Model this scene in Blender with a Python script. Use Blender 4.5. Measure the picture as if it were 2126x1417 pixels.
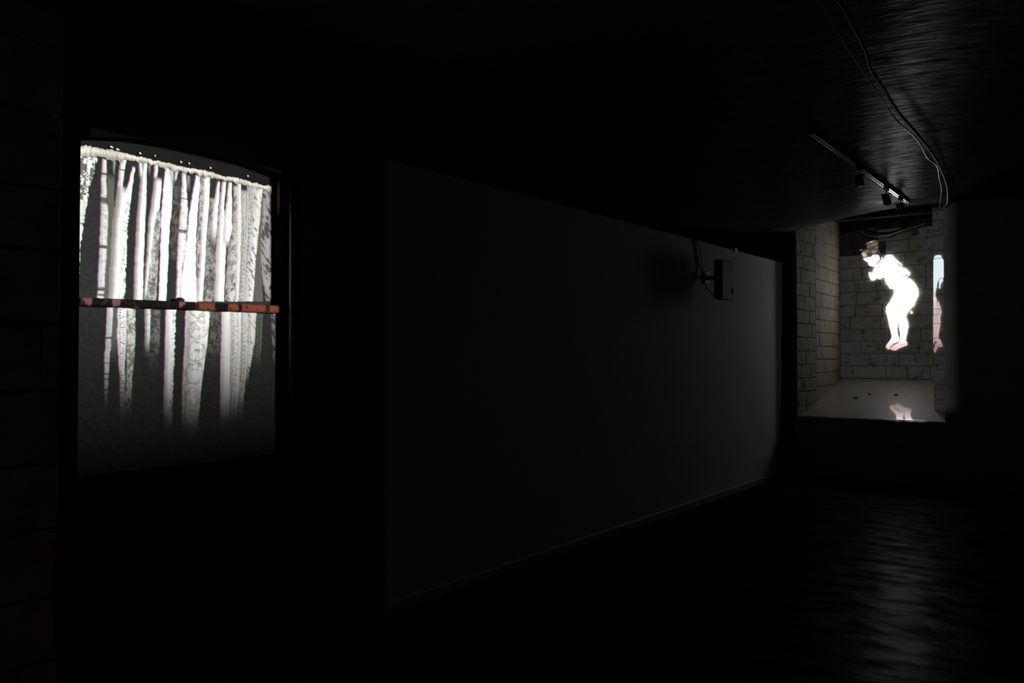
# A dark vaulted cellar with two video projections: a lace curtain thrown on a
# sash window in the left wall, and a floating barefoot person thrown on the
# stone back wall of a deep niche at the far end.
# World frame: +Y runs along the cellar, +X to the right, Z up, metres.
import bpy, math, random
import numpy as np
from mathutils import Vector

for _o in list(bpy.data.objects):
    bpy.data.objects.remove(_o, do_unlink=True)
scene = bpy.context.scene
col = scene.collection
random.seed(7)
rng = np.random.default_rng(11)
PI = math.pi

# ------------------------------------------------------------------ camera
cam_data = bpy.data.cameras.new('camera')
cam_data.sensor_width = 36.0
cam_data.lens = 1700.0 / 2126.0 * 36.0
cam_data.clip_start = 0.05
cam = bpy.data.objects.new('camera', cam_data)
cam.location = (0, 0, 1.5)
cam.rotation_euler = (math.radians(90) + math.atan(32.5 / 1700), 0, math.radians(36.7))
col.objects.link(cam)
scene.camera = cam

# ------------------------------------------------------------------ world, light, exposure
world = bpy.data.worlds.new('world')
world.use_nodes = True
world.node_tree.nodes['Background'].inputs[0].default_value = (0, 0, 0, 1)
world.node_tree.nodes['Background'].inputs[1].default_value = 0.0
scene.world = world
scene.view_settings.view_transform = 'Standard'
scene.view_settings.look = 'None'
scene.view_settings.exposure = 0.0
scene.view_settings.gamma = 1.0
scene.view_settings.use_curve_mapping = False
scene.cycles.use_denoising = True
scene.cycles.use_light_tree = False
scene.cycles.max_bounces = 8
scene.cycles.diffuse_bounces = 5
scene.cycles.glossy_bounces = 4
scene.cycles.sample_clamp_indirect = 4.0
scene.cycles.caustics_reflective = True

FIGURE_GAIN = 1.0      # brightness of the projected person
CURTAIN_BEAM = 1180.0   # watts of the projector that lights the window
NICHE_BEAM = 330.0       # watts of black-level light from the niche projector


def beam(name, loc, target, watts, half_w, half_h, soft, fade_low, col_rgb=(1, 1, 1), radius=0.01):
    """A projector: a spot light whose beam is a soft-edged rectangle."""
    d = bpy.data.lights.new(name, 'SPOT')
    d.energy = watts
    d.color = col_rgb
    d.shadow_soft_size = radius
    d.spot_size = 2 * math.atan(math.hypot(half_w, half_h) * 1.15)
    d.spot_blend = 0.0
    d.use_nodes = True
    nt = d.node_tree
    n = nt.nodes
    em = n['Emission']
    geo = n.new('ShaderNodeNewGeometry')
    quat = (Vector(target) - Vector(loc)).to_track_quat('-Z', 'Y')
    axes = [quat @ Vector(v) for v in ((1, 0, 0), (0, 1, 0), (0, 0, -1))]

    def along(v):
        k = n.new('ShaderNodeVectorMath')
        k.operation = 'DOT_PRODUCT'
        nt.links.new(geo.outputs['Incoming'], k.inputs[0])
        k.inputs[1].default_value = v
        return k.outputs['Value']

    def m(op, a, b=None, clamp=False):
        k = n.new('ShaderNodeMath')
        k.operation = op
        k.use_clamp = clamp
        for i, v in enumerate((a, b)):
            if v is None:
                continue
            if isinstance(v, (int, float)):
                k.inputs[i].default_value = v
            else:
                nt.links.new(v, k.inputs[i])
        return k.outputs[0]
    az = along(axes[2])
    px = m('DIVIDE', along(axes[0]), az)
    py = m('DIVIDE', along(axes[1]), az)
    ex = m('DIVIDE', m('SUBTRACT', half_w, m('ABSOLUTE', px)), soft, True)
    ey = m('DIVIDE', m('SUBTRACT', half_h, m('ABSOLUTE', py)), soft, True)
    s = m('MULTIPLY', ex, ey)
    if fade_low:
        # the lower part of the picture is darker than the upper part
        a, b, lo = fade_low
        g = m('DIVIDE', m('SUBTRACT', py, a), b - a, True)
        g = m('ADD', m('MULTIPLY', m('POWER', g, 1.3), 1 - lo), lo)
        s = m('MULTIPLY', s, g)
    nt.links.new(s, em.inputs['Strength'])
    o = bpy.data.objects.new(name, d)
    o.location = loc
    o.rotation_euler = quat.to_euler()
    col.objects.link(o)
    return o


beam('window_projector_light', (0.62, 2.95, 2.35), (-4.2, 2.58, 1.78), CURTAIN_BEAM,
     0.1245, 0.1835, 0.004, (-0.183, 0.0, 0.03), (1.0, 0.985, 0.96))
beam('niche_projector_light', (-0.5, -0.7, 2.55), (-2.50, 11.5, 2.05), NICHE_BEAM,
     0.075, 0.112, 0.012, None, (0.84, 0.89, 1.0))
# added wide spot to lift the far wall and ceiling, not a real lamp
_d = bpy.data.lights.new('far_fill_light', 'SPOT')
_d.energy = 14.0
_d.spot_size = math.radians(34)
_d.spot_blend = 1.0
_d.shadow_soft_size = 0.05
far_fill = bpy.data.objects.new('far_fill_light', _d)
far_fill.location = (-0.5, -0.7, 2.55)
far_fill.rotation_euler = (Vector((-1.1, 11.5, 3.0)) - Vector(far_fill.location)).to_track_quat('-Z', 'Y').to_euler()
col.objects.link(far_fill)
_d = bpy.data.lights.new('rear_fill_light', 'AREA')  # added warm fill behind the camera to lift the near pier, source unseen
_d.energy = 0.5
_d.color = (1.0, 0.86, 0.66)
_d.shape = 'RECTANGLE'
_d.size = 0.9
_d.size_y = 1.9
rear_fill = bpy.data.objects.new('rear_fill_light', _d)
rear_fill.location = (-1.7, -1.9, 1.3)
rear_fill.rotation_euler = (math.radians(90), 0, math.radians(20))
col.objects.link(rear_fill)


# ------------------------------------------------------------------ materials
def mat(name, color, rough=0.8, spec=0.3, metallic=0.0, var=None, bump=None, coat=None):
    """var = (scale, color2, lo, hi, stretch); bump = (scale, strength, stretch, detail)"""
    mt = bpy.data.materials.new(name)
    mt.use_nodes = True
    nt = mt.node_tree
    n = nt.nodes
    b = n['Principled BSDF']
    b.inputs['Base Color'].default_value = (*color, 1)
    b.inputs['Roughness'].default_value = rough
    b.inputs['Specular IOR Level'].default_value = spec
    b.inputs['Metallic'].default_value = metallic
    geo = n.new('ShaderNodeNewGeometry')

    def noise(scale, stretch, detail=5.0, rough_=0.6):
        mp = n.new('ShaderNodeMapping')
        mp.inputs['Scale'].default_value = stretch or (1, 1, 1)
        nt.links.new(geo.outputs['Position'], mp.inputs['Vector'])
        t = n.new('ShaderNodeTexNoise')
        t.inputs['Scale'].default_value = scale
        t.inputs['Detail'].default_value = detail
        t.inputs['Roughness'].default_value = rough_
        nt.links.new(mp.outputs[0], t.inputs['Vector'])
        return t
    if var:
        vs = var if isinstance(var, list) else [var]
        prev = None
        for (sc, c2, lo, hi, st) in vs:
            t = noise(sc, st)
            r = n.new('ShaderNodeMapRange')
            r.inputs['From Min'].default_value = lo
            r.inputs['From Max'].default_value = hi
            nt.links.new(t.outputs['Fac'], r.inputs['Value'])
            mx = n.new('ShaderNodeMix')
            mx.data_type = 'RGBA'
            if prev is None:
                mx.inputs['A'].default_value = (*color, 1)
            else:
                nt.links.new(prev, mx.inputs['A'])
            mx.inputs['B'].default_value = (*c2, 1)
            nt.links.new(r.outputs[0], mx.inputs['Factor'])
            prev = mx.outputs['Result']
        nt.links.new(prev, b.inputs['Base Color'])
    if bump:
        sc, strength, st, det = bump
        t = noise(sc, st, det)
        bp = n.new('ShaderNodeBump')
        bp.inputs['Strength'].default_value = strength
        bp.inputs['Distance'].default_value = 0.02
        nt.links.new(t.outputs['Fac'], bp.inputs['Height'])
        nt.links.new(bp.outputs[0], b.inputs['Normal'])
    if coat:
        b.inputs['Coat Weight'].default_value = coat[0]
        b.inputs['Coat Roughness'].default_value = coat[1]
    return mt


M = {
    'black_paint': mat('black_paint', (0.0035, 0.0035, 0.0033), 0.9, 0.0, bump=(30, 0.25, None, 4)),
    'black_gloss': mat('black_gloss', (0.012, 0.010, 0.012), 0.28, 0.5),
    'partition_paint': mat('partition_paint', (0.74, 0.72, 0.69), 0.85, 0.2,
                           var=(2.2, (0.66, 0.65, 0.62), 0.4, 0.7, None), bump=(60, 0.05, None, 2)),
    'skirting_paint': mat('skirting_paint', (0.45, 0.44, 0.42), 0.5, 0.4),
    'brown_stone': mat('brown_stone', (0.50, 0.45, 0.27), 0.9, 0.1,
                       var=(6, (0.33, 0.30, 0.17), 0.4, 0.65, None), bump=(14, 0.6, None, 6)),
    'far_wall_paint': mat('far_wall_paint', (0.30, 0.27, 0.20), 0.85, 0.15,
                          var=(4, (0.22, 0.20, 0.14), 0.4, 0.65, None), bump=(12, 0.4, None, 5)),
    'limewash': mat('limewash', (0.37, 0.355, 0.32), 0.85, 0.2,
                    var=[(5, (0.28, 0.28, 0.215), 0.42, 0.62, None), (11, (0.15, 0.14, 0.115), 0.55, 0.68, None)],
                    bump=(22, 0.5, None, 6)),
    'limewash_light': mat('limewash_light', (0.25, 0.235, 0.19), 0.85, 0.2,
                          var=[(4, (0.22, 0.205, 0.15), 0.45, 0.62, (1, 1, 0.5)), (11, (0.13, 0.10, 0.065), 0.55, 0.68, (1, 1, 0.35))],
                          bump=(22, 0.5, None, 6)),
    'limewash_old': mat('limewash_old', (0.27, 0.26, 0.20), 0.85, 0.2,
                        var=[(5, (0.21, 0.205, 0.145), 0.42, 0.62, None), (10, (0.12, 0.11, 0.08), 0.54, 0.68, None)],
                        bump=(22, 0.5, None, 6)),
    'unlit_stone': mat('unlit_stone', (0.075, 0.066, 0.055), 0.95, 0.1,  # shade outside the projector beam, put into the stone colour
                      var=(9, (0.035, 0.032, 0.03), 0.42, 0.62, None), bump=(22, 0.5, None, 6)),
    'mortar': mat('mortar', (0.19, 0.18, 0.15), 0.95, 0.05, bump=(40, 0.5, None, 4)),
    'mortar_dark': mat('mortar_dark', (0.045, 0.036, 0.025), 0.95, 0.05, bump=(40, 0.5, None, 4)),
    'sill_screed': mat('sill_screed', (0.30, 0.28, 0.215), 0.5, 0.4,
                       var=[(4, (0.27, 0.265, 0.20), 0.45, 0.62, None), (9, (0.19, 0.175, 0.11), 0.55, 0.70, None)],
                       bump=(5, 0.03, None, 3), coat=(1.0, 0.045)),
    'dark_timber': mat('dark_timber', (0.055, 0.045, 0.034), 0.85, 0.15,
                       var=(3, (0.03, 0.026, 0.02), 0.4, 0.65, (0.3, 3, 3)), bump=(12, 0.5, (0.2, 3, 3), 4)),
    'black_rubber': mat('black_rubber', (0.008, 0.008, 0.009), 0.5, 0.2),
    'grey_cable': mat('grey_cable', (0.22, 0.21, 0.20), 0.18, 0.8),
    'black_metal': mat('black_metal', (0.006, 0.006, 0.007), 0.5, 0.12),
    'chrome': mat('chrome', (0.75, 0.75, 0.76), 0.18, 0.5, 1.0),
    'track_metal': mat('track_metal', (0.75, 0.75, 0.78), 0.12, 0.5, 1.0),
    'grey_metal': mat('grey_metal', (0.145, 0.165, 0.178), 0.65, 0.2, bump=(50, 0.05, None, 2)),
    'white_plastic': mat('white_plastic', (0.85, 0.85, 0.83), 0.4, 0.4),
    'frame_paint': mat('frame_paint', (0.003, 0.003, 0.003), 0.8, 0.0),
    'pane_film': mat('pane_film', (0.0065, 0.0068, 0.0065), 0.7, 0.1, bump=None),
    'debris': mat('debris', (0.02, 0.017, 0.014), 0.9, 0.1),
}


def lace_material():
    mt = bpy.data.materials.new('lace')
    mt.use_nodes = True
    nt = mt.node_tree
    b = nt.nodes['Principled BSDF']
    at = nt.nodes.new('ShaderNodeAttribute')
    at.attribute_name = 'lace_picture'
    nt.links.new(at.outputs['Color'], b.inputs['Base Color'])
    b.inputs['Roughness'].default_value = 0.9
    b.inputs['Specular IOR Level'].default_value = 0.0
    return mt


def projection_material():
    """Video light thrown on a wall: the picture itself is the light."""
    mt = bpy.data.materials.new('video_picture')
    mt.use_nodes = True
    nt = mt.node_tree
    nt.nodes.clear()
    at = nt.nodes.new('ShaderNodeAttribute')
    at.attribute_name = 'picture'
    em = nt.nodes.new('ShaderNodeEmission')
    em.inputs['Strength'].default_value = FIGURE_GAIN
    out = nt.nodes.new('ShaderNodeOutputMaterial')
    nt.links.new(at.outputs['Color'], em.inputs['Color'])
    nt.links.new(em.outputs[0], out.inputs['Surface'])
    return mt


def worn_gloss(name, color, color2, gloss, rough, stretch, scale, bump, tint=(1, 1, 1)):
    """matt dark paint with a weak, patchy satin finish"""
    mt = bpy.data.materials.new(name)
    mt.use_nodes = True
    nt = mt.node_tree
    n = nt.nodes
    n.clear()
    out = n.new('ShaderNodeOutputMaterial')
    geo = n.new('ShaderNodeNewGeometry')
    mp = n.new('ShaderNodeMapping')
    mp.inputs['Scale'].default_value = stretch
    nt.links.new(geo.outputs['Position'], mp.inputs['Vector'])

    def noise(sc, det):
        t = n.new('ShaderNodeTexNoise')
        t.inputs['Scale'].default_value = sc
        t.inputs['Detail'].default_value = det
        nt.links.new(mp.outputs[0], t.inputs['Vector'])
        return t.outputs['Fac']

    def ramp(v, a, b, c, d):
        r = n.new('ShaderNodeMapRange')
        for k, x in zip(('From Min', 'From Max', 'To Min', 'To Max'), (a, b, c, d)):
            r.inputs[k].default_value = x
        nt.links.new(v, r.inputs['Value'])
        return r.outputs[0]
    mx = n.new('ShaderNodeMix')
    mx.data_type = 'RGBA'
    mx.inputs['A'].default_value = (*color, 1)
    mx.inputs['B'].default_value = (*color2, 1)
    nt.links.new(ramp(noise(scale * .5, 4), .4, .65, 0, 1), mx.inputs['Factor'])
    bp = n.new('ShaderNodeBump')
    bp.inputs['Strength'].default_value = bump
    bp.inputs['Distance'].default_value = 0.02
    nt.links.new(noise(scale, 6), bp.inputs['Height'])
    df = n.new('ShaderNodeBsdfDiffuse')
    nt.links.new(mx.outputs['Result'], df.inputs['Color'])
    nt.links.new(bp.outputs[0], df.inputs['Normal'])
    gl = n.new('ShaderNodeBsdfGlossy')
    gl.inputs['Color'].default_value = (*tint, 1)
    gl.inputs['Roughness'].default_value = rough
    nt.links.new(bp.outputs[0], gl.inputs['Normal'])
    ms = n.new('ShaderNodeMixShader')
    nt.links.new(ramp(noise(scale * .7, 5), .38, .62, gloss * .35, gloss * 1.5), ms.inputs[0])
    nt.links.new(df.outputs[0], ms.inputs[1])
    nt.links.new(gl.outputs[0], ms.inputs[2])
    nt.links.new(ms.outputs[0], out.inputs['Surface'])
    return mt


M['ceiling_paint'] = worn_gloss('ceiling_paint', (0.095, 0.090, 0.077), (0.070, 0.067, 0.058), 0.031, 0.24, (0.6, 2.2, 1), 13, 0.26, (1, .98, .94))
M['floor_paint'] = worn_gloss('floor_paint', (0.020, 0.019, 0.018), (0.012, 0.012, 0.012), 0.0135, 0.30, (0.8, 1.5, 1), 7, 0.28)


def rail_material():
    """old flaking red-brown paint on dark wood, projected light patches put into its colour"""
    mt = mat('rail_paint', (0.005, 0.0035, 0.004), 0.7, 0.08, bump=(60, 0.5, None, 4))
    nt = mt.node_tree
    n = nt.nodes
    b = n['Principled BSDF']
    geo = n.new('ShaderNodeNewGeometry')
    sp = n.new('ShaderNodeSeparateXYZ')
    nt.links.new(geo.outputs['Position'], sp.inputs[0])
    prev = None
    for (sc, k, y0, lo, hi, c2, st) in ((7.5, .42, 2.72, .47, .51, (.17, .045, .026), (1, 1, .1)),
                                        (13, -.15, 2.30, .56, .61, (.17, .075, .080), (1, 1, .4)),
                                        (45, .0, 0, .58, .68, (.035, .014, .012), None)):
        mp = n.new('ShaderNodeMapping')
        mp.inputs['Scale'].default_value = st or (1, 1, 1)
        nt.links.new(geo.outputs['Position'], mp.inputs['Vector'])
        t = n.new('ShaderNodeTexNoise')
        t.inputs['Scale'].default_value = sc
        t.inputs['Detail'].default_value = 3
        nt.links.new(mp.outputs[0], t.inputs['Vector'])
        a = n.new('ShaderNodeMath')
        a.operation = 'MULTIPLY_ADD'
        nt.links.new(sp.outputs[1], a.inputs[0])
        a.inputs[1].default_value = k
        a.inputs[2].default_value = -k * y0
        s = n.new('ShaderNodeMath')
        nt.links.new(a.outputs[0], s.inputs[0])
        nt.links.new(t.outputs['Fac'], s.inputs[1])
        r = n.new('ShaderNodeMapRange')
        r.inputs['From Min'].default_value = lo
        r.inputs['From Max'].default_value = hi
        nt.links.new(s.outputs[0], r.inputs['Value'])
        mx = n.new('ShaderNodeMix')
        mx.data_type = 'RGBA'
        if prev is None:
            mx.inputs['A'].default_value = (.005, .0035, .004, 1)
        else:
            nt.links.new(prev, mx.inputs['A'])
        mx.inputs['B'].default_value = (*c2, 1)
        nt.links.new(r.outputs[0], mx.inputs['Factor'])
        prev = mx.outputs['Result']
    nt.links.new(prev, b.inputs['Base Color'])
    return mt


M['rail_paint'] = rail_material()
M['lace'] = lace_material()
M['video'] = projection_material()


# ------------------------------------------------------------------ helpers
class MB:
    """Collects shapes; build() links them as ONE mesh object."""

    def __init__(self):
        self.v, self.f = [], []

    def box(self, x0, x1, y0, y1, z0, z1):
        n = len(self.v)
        self.v += [(x0, y0, z0), (x1, y0, z0), (x1, y1, z0), (x0, y1, z0),
                   (x0, y0, z1), (x1, y0, z1), (x1, y1, z1), (x0, y1, z1)]
        self.f += [tuple(n + i for i in q) for q in
                   ((0, 3, 2, 1), (4, 5, 6, 7), (0, 1, 5, 4), (1, 2, 6, 5), (2, 3, 7, 6), (3, 0, 4, 7))]
        return self

    def cbox(self, x0, x1, y0, y1, z0, z1, c):
        """box with chamfered edges (hull of three inset boxes, as rings along z)"""
        n = len(self.v)
        def ring(z, i):
            return [(x0 + c + i, y0 + i, z), (x1 - c - i, y0 + i, z), (x1 - i, y0 + c + i, z), (x1 - i, y1 - c - i, z),
                    (x1 - c - i, y1 - i, z), (x0 + c + i, y1 - i, z), (x0 + i, y1 - c - i, z), (x0 + i, y0 + c + i, z)]
        rs = [ring(z0, c * .7), ring(z0 + c, 0), ring(z1 - c, 0), ring(z1, c * .7)]
        for r in rs:
            self.v += r
        for k in range(3):
            for i in range(8):
                j = (i + 1) % 8
                self.f.append((n + k * 8 + i, n + k * 8 + j, n + k * 8 + 8 + j, n + k * 8 + 8 + i))
        self.f.append(tuple(n + i for i in range(7, -1, -1)))
        self.f.append(tuple(n + 24 + i for i in range(8)))
        return self

    def tube(self, pts, r, seg=8, cap=True):
        pts = [Vector(p) for p in pts]
        rs = r if isinstance(r, (list, tuple)) else [r] * len(pts)
        n = len(self.v)
        up = Vector((0, 0, 1))
        for i, p in enumerate(pts):
            t = (pts[min(i + 1, len(pts) - 1)] - pts[max(i - 1, 0)]).normalized()
            a = t.cross(up)
            if a.length < 0.05:
                a = t.cross(Vector((0, 1, 0)))
            a.normalize()
            b = t.cross(a).normalized()
            for k in range(seg):
                an = 2 * PI * k / seg
                self.v.append(tuple(p + (a * math.cos(an) + b * math.sin(an)) * rs[i]))
        for i in range(len(pts) - 1):
            for k in range(seg):
                j = (k + 1) % seg
                self.f.append((n + i * seg + k, n + i * seg + j, n + (i + 1) * seg + j, n + (i + 1) * seg + k))
        if cap:
            self.f.append(tuple(n + k for k in range(seg - 1, -1, -1)))
            e = n + (len(pts) - 1) * seg
            self.f.append(tuple(e + k for k in range(seg)))
        return self

    def prism(self, pts, axis, a, b):
        """extrude a polygon given in the other two axes (in order) from a to b"""
        n = len(self.v)
        m = len(pts)
        def mk(p, w):
            q = list(p)
            q.insert(axis, w)
            return tuple(q)
        self.v += [mk(p, a) for p in pts] + [mk(p, b) for p in pts]
        self.f.append(tuple(n + i for i in range(m)))
        self.f.append(tuple(n + m + i for i in range(m - 1, -1, -1)))
        for i in range(m):
            j = (i + 1) % m
            self.f.append((n + i, n + m + i, n + m + j, n + j))
        return self

    def build(self, name, material, parent=None, origin=None, smooth=False):
        o_ = Vector(origin) if origin is not None else Vector((0, 0, 0))
        me = bpy.data.meshes.new(name)
        me.from_pydata([tuple(Vector(p) - o_) for p in self.v], [], self.f)
        me.update()
        import bmesh
        bm = bmesh.new()
        bm.from_mesh(me)
        bmesh.ops.recalc_face_normals(bm, faces=bm.faces)
        bm.to_mesh(me)
        bm.free()
        if smooth:
            me.polygons.foreach_set('use_smooth', [True] * len(me.polygons))
        me.materials.append(material)
        o = bpy.data.objects.new(name, me)
        col.objects.link(o)
        if parent is not None:
            o.parent = parent
            o.location = o_ - world_loc(parent)
        else:
            o.location = o_
        return o


def world_loc(o):
    v = Vector(o.location)
    while o.parent is not None:
        o = o.parent
        v = v + Vector(o.location)
    return v


def spline(pts, n=8):
    """Catmull-Rom through the points"""
    P = [Vector(p) for p in pts]
    P = [P[0] * 2 - P[1]] + P + [P[-1] * 2 - P[-2]]
    out = []
    for i in range(1, len(P) - 2):
        for k in range(n):
            t = k / n
            a, b, c, d = P[i - 1], P[i], P[i + 1], P[i + 2]
            out.append(0.5 * ((2 * b) + (c - a) * t + (2 * a - 5 * b + 4 * c - d) * t * t + (3 * b - a - 3 * c + d) * t ** 3))
    out.append(P[-2])
    return out


def tag(o, label=None, cat=None, group=None, kind=None):
    for k, v in (('label', label), ('category', cat), ('group', group), ('kind', kind)):
        if v:
            o[k] = v
    return o


def empty(name, loc):
    o = bpy.data.objects.new(name, None)
    o.empty_display_size = 0.1
    o.location = loc
    col.objects.link(o)
    return o


def struct(o):
    o['kind'] = 'structure'
    return o


# ------------------------------------------------------------------ the setting
_kx = np.array([-5.3, -4.4, -3.77, -3.3, -2.76, -2.3, -1.9, -1.3, -.7, -.2, .4, 1.0, 1.3])
_kh = np.array([2.66, 2.87, 3.01, 3.11, 3.205, 3.262, 3.28, 3.28, 3.25, 3.18, 3.06, 2.90, 2.81])
VX_ = np.linspace(-5.3, 1.3, 133)
VH_ = np.interp(VX_, _kx, _kh)
for _ in range(30):                      # ease the kinks of the flattened vault
    VH_[1:-1] = (VH_[:-2] + 2 * VH_[1:-1] + VH_[2:]) / 4


def vault(x):
    return float(np.interp(x, VX_, VH_))


XL, XR, Y0, YF = -5.0, 1.0, -2.6, 10.5
struct(MB().box(XL, XR, Y0, YF + 0.02, -0.12, 0.0).build('floor', M['floor_paint']))

m = MB()
xs = [XL - .12 + (XR - XL + .24) * i / 40 for i in range(41)]
pts = [(x, vault(x)) for x in xs] + [(x, vault(x) + 0.42) for x in reversed(xs)]
n0 = len(xs)
ys = [Y0 - .1, 0, 2, 4, 6, 8, 10, YF - 0.02]
for y in ys:
    m.v += [(x, y, vault(x)) for x in xs] + [(x, y, vault(x) + 0.42) for x in xs]
w = 2 * n0
for k in range(len(ys) - 1):
    for i in range(n0 - 1):
        m.f.append((k * w + i, k * w + i + 1, (k + 1) * w + i + 1, (k + 1) * w + i))
        m.f.append((k * w + n0 + i, (k + 1) * w + n0 + i, (k + 1) * w + n0 + i + 1, k * w + n0 + i + 1))
    m.f.append((k * w, (k + 1) * w, (k + 1) * w + n0, k * w + n0))
    m.f.append((k * w + n0 - 1, k * w + 2 * n0 - 1, (k + 1) * w + 2 * n0 - 1, (k + 1) * w + n0 - 1))
for k in (0, len(ys) - 1):
    for i in range(n0 - 1):
        m.f.append((k * w + i, k * w + n0 + i, k * w + n0 + i + 1, k * w + i + 1))
struct(m.build('ceiling', M['ceiling_paint'], smooth=False))
for p in bpy.data.objects['ceiling'].data.polygons:
    p.use_smooth = abs(p.normal.z) > 0.5

# walls that close the cellar
struct(MB().box(XR, XR + .15, Y0, YF, 0, 3.0).build('wall_right', M['far_wall_paint']))
struct(MB().box(XL, XR + .15, Y0 - .15, Y0, 0, 3.4).build('wall_rear', M['far_wall_paint']))
struct(MB().box(XL - .15, XL, Y0, YF, 0, 2.85).build('wall_outer', M['far_wall_paint']))

# left wall: a thick dark wall with the recess of the sash window cut through it
WX, RX = -3.5, -4.34          # face of the wall, back of the recess
wl = struct(MB().box(RX - .3, WX - .06, Y0, 1.60, 0, 2.95)
            .box(RX - .3, WX, 3.2, 3.42, 0, 2.95)
            .box(RX - .3, WX - .02, 1.60, 3.2, 2.655, 2.95)
            .box(RX - .3, WX, 1.60, 3.2, 0, 0.76)
            .box(RX - .3, RX, 1.60, 3.2, 0.76, 2.655)
            .build('wall_left', M['black_paint']))


def block(u0, u1, v0, v1, depth, c, place, jit=0.004):
    """a dressed stone: front face inset by a worn edge; place(u, v, d) -> xyz"""
    j = lambda: random.uniform(-jit, jit)
    b = [(u0, v0), (u1, v0), (u1, v1), (u0, v1)]
    f = [(u0 + c + j(), v0 + c + j()), (u1 - c + j(), v0 + c + j()), (u1 - c + j(), v1 - c + j()), (u0 + c + j(), v1 - c + j())]
    mb = MB()
    mb.v = [place(u, v, -0.03) for u, v in b] + [place(u, v, depth - c * .8) for u, v in b] + \
           [place(u, v, depth + random.uniform(-.003, .003)) for u, v in f]
    mb.f = [(3, 2, 1, 0), (8, 9, 10, 11)]
    for a in (0, 4):
        for i in range(4):
            k = (i + 1) % 4
            mb.f.append((a + i, a + k, a + 4 + k, a + 4 + i))
    return mb


def courses(parent, u0, u1, v0, v1, hs, wid, place, material, depth=0.028, joint=0.007, pick=None, vmin=None, vmax=None):
    v = v0
    row = 0
    while v < v1 - 0.02:
        h = random.uniform(*hs)
        t = min(v + h, v1)
        if v1 - t < 0.07:
            t = v1
        u = u0 - (random.uniform(0.15, 0.85) * wid[0])
        while u < u1 - 0.01:
            wd = random.uniform(*wid)
            a, b = max(u, u0), min(u + wd, u1)
            if u1 - b < 0.07:
                b = u1
            if b - a < 0.07:
                u = b
                continue
            lo = v if vmin is None else max(v, vmin(a, b))
            hi = t if vmax is None else min(t, vmax(a, b))
            if hi - lo > 0.03:
                mt_ = material if pick is None else pick((a + b) / 2, (lo + hi) / 2)
                jj = joint / 2
                mb = block(a + jj, b - jj, lo + jj, hi - jj, depth, 0.007, place)
                c = Vector(place((a + b) / 2, (lo + hi) / 2, 0))
                mb.build('stone_block', mt_, parent, origin=c)
            u = b
        v = t
        row += 1


# stones of the brown pier nearest to the camera
courses(wl, 0.0, 1.595, 0.0, 2.93, (0.25, 0.31), (0.42, 0.7), lambda u, v, d: (WX - .06 + d, u, v),
        M['brown_stone'], depth=0.06, joint=0.014)

# long white-painted partition in front of the old wall
pt = MB()
prof = []
a = [(3.43, 0.0), (10.16, 0.0), (10.36, 0.9), (10.44, 2.705), (3.43, 2.668)]
pt.prism(a, 0, -3.57, -3.47)
struct(pt.build('wall_partition', M['partition_paint']))
struct(MB().prism([(0, 0), (0.014, 0), (0.014, 0.055), (0.010, 0.062), (0, 0.062)], 1, 3.43, 10.17).build(
    'baseboard_left', M['skirting_paint'], origin=(0, 0, 0)))
bpy.data.objects['baseboard_left'].location.x = -3.47

# far wall with the niche opening
NL, NR, SILL = -3.315, -1.635, 0.745
fw = MB()
fw.box(XL, NL - .07, YF, YF + .3, 0, 2.9)
top = [(x, vault(x) + .2) for x in (NL, -3.8, -4.4, XL)]
fw.prism([(XL, 2.9), (NL - .001, 2.9), (NL - .001, 3.3), (XL, 3.0)], 1, YF, YF + .3)
fw.box(NR, XR + .15, YF, YF + .3, 0, 3.4)
fw.box(NL - .001, NR, YF, YF + .05, 0, SILL - 0.03)
struct(fw.build('wall_far', M['far_wall_paint']))


def sill_h(y):
    return 0.745 + 0.2275 * (y - 10.5)


NB = 12.5
# sloping screeded sill that forms the niche floor
m = MB()
ny, nx = 28, 22
for i in range(ny + 1):
    y = YF + (NB + .05 - YF) * i / ny
    for k in range(nx + 1):
        x = NL - .05 + (-1.2 - NL + .05) * k / nx
        edge = 0
        y_ = y + (abs(rng.normal(0, .006)) + .002 if i == 0 else 0)
        m.v.append((x, y_, sill_h(y_) + edge + rng.normal(0, .0003)))
for i in range(ny):
    for k in range(nx):
        q = i * (nx + 1) + k
        m.f.append((q, q + 1, q + nx + 2, q + nx + 1))
base = len(m.v)
m.v += [(NL - .05, YF, .5), (-1.2, YF, .5), (-1.2, NB + .05, .5), (NL - .05, NB + .05, .5)]
m.f.append((base, base + 3, base + 2, base + 1))
m.f.append(tuple([base, base + 1] + [k for k in range(nx, -1, -1)]))
m.f.append(tuple([base + 3] + [ny * (nx + 1) + k for k in range(nx + 1)] + [base + 2]))
m.f.append(tuple([base] + [i * (nx + 1) for i in range(ny + 1)] + [base + 3]))
m.f.append(tuple([base + 2] + [i * (nx + 1) + nx for i in range(ny, -1, -1)] + [base + 1]))
struct(m.build('floor_niche', M['sill_screed'], smooth=False))
for p in bpy.data.objects['floor_niche'].data.polygons:
    p.use_smooth = p.normal.z > 0.5

NT = 3.62
KX, KY = -3.27, 11.16           # the side wall kinks here


def side_x(y):
    return float(np.interp(y, [YF, KY, NB], [NL, KX, NL + .01]))


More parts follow.
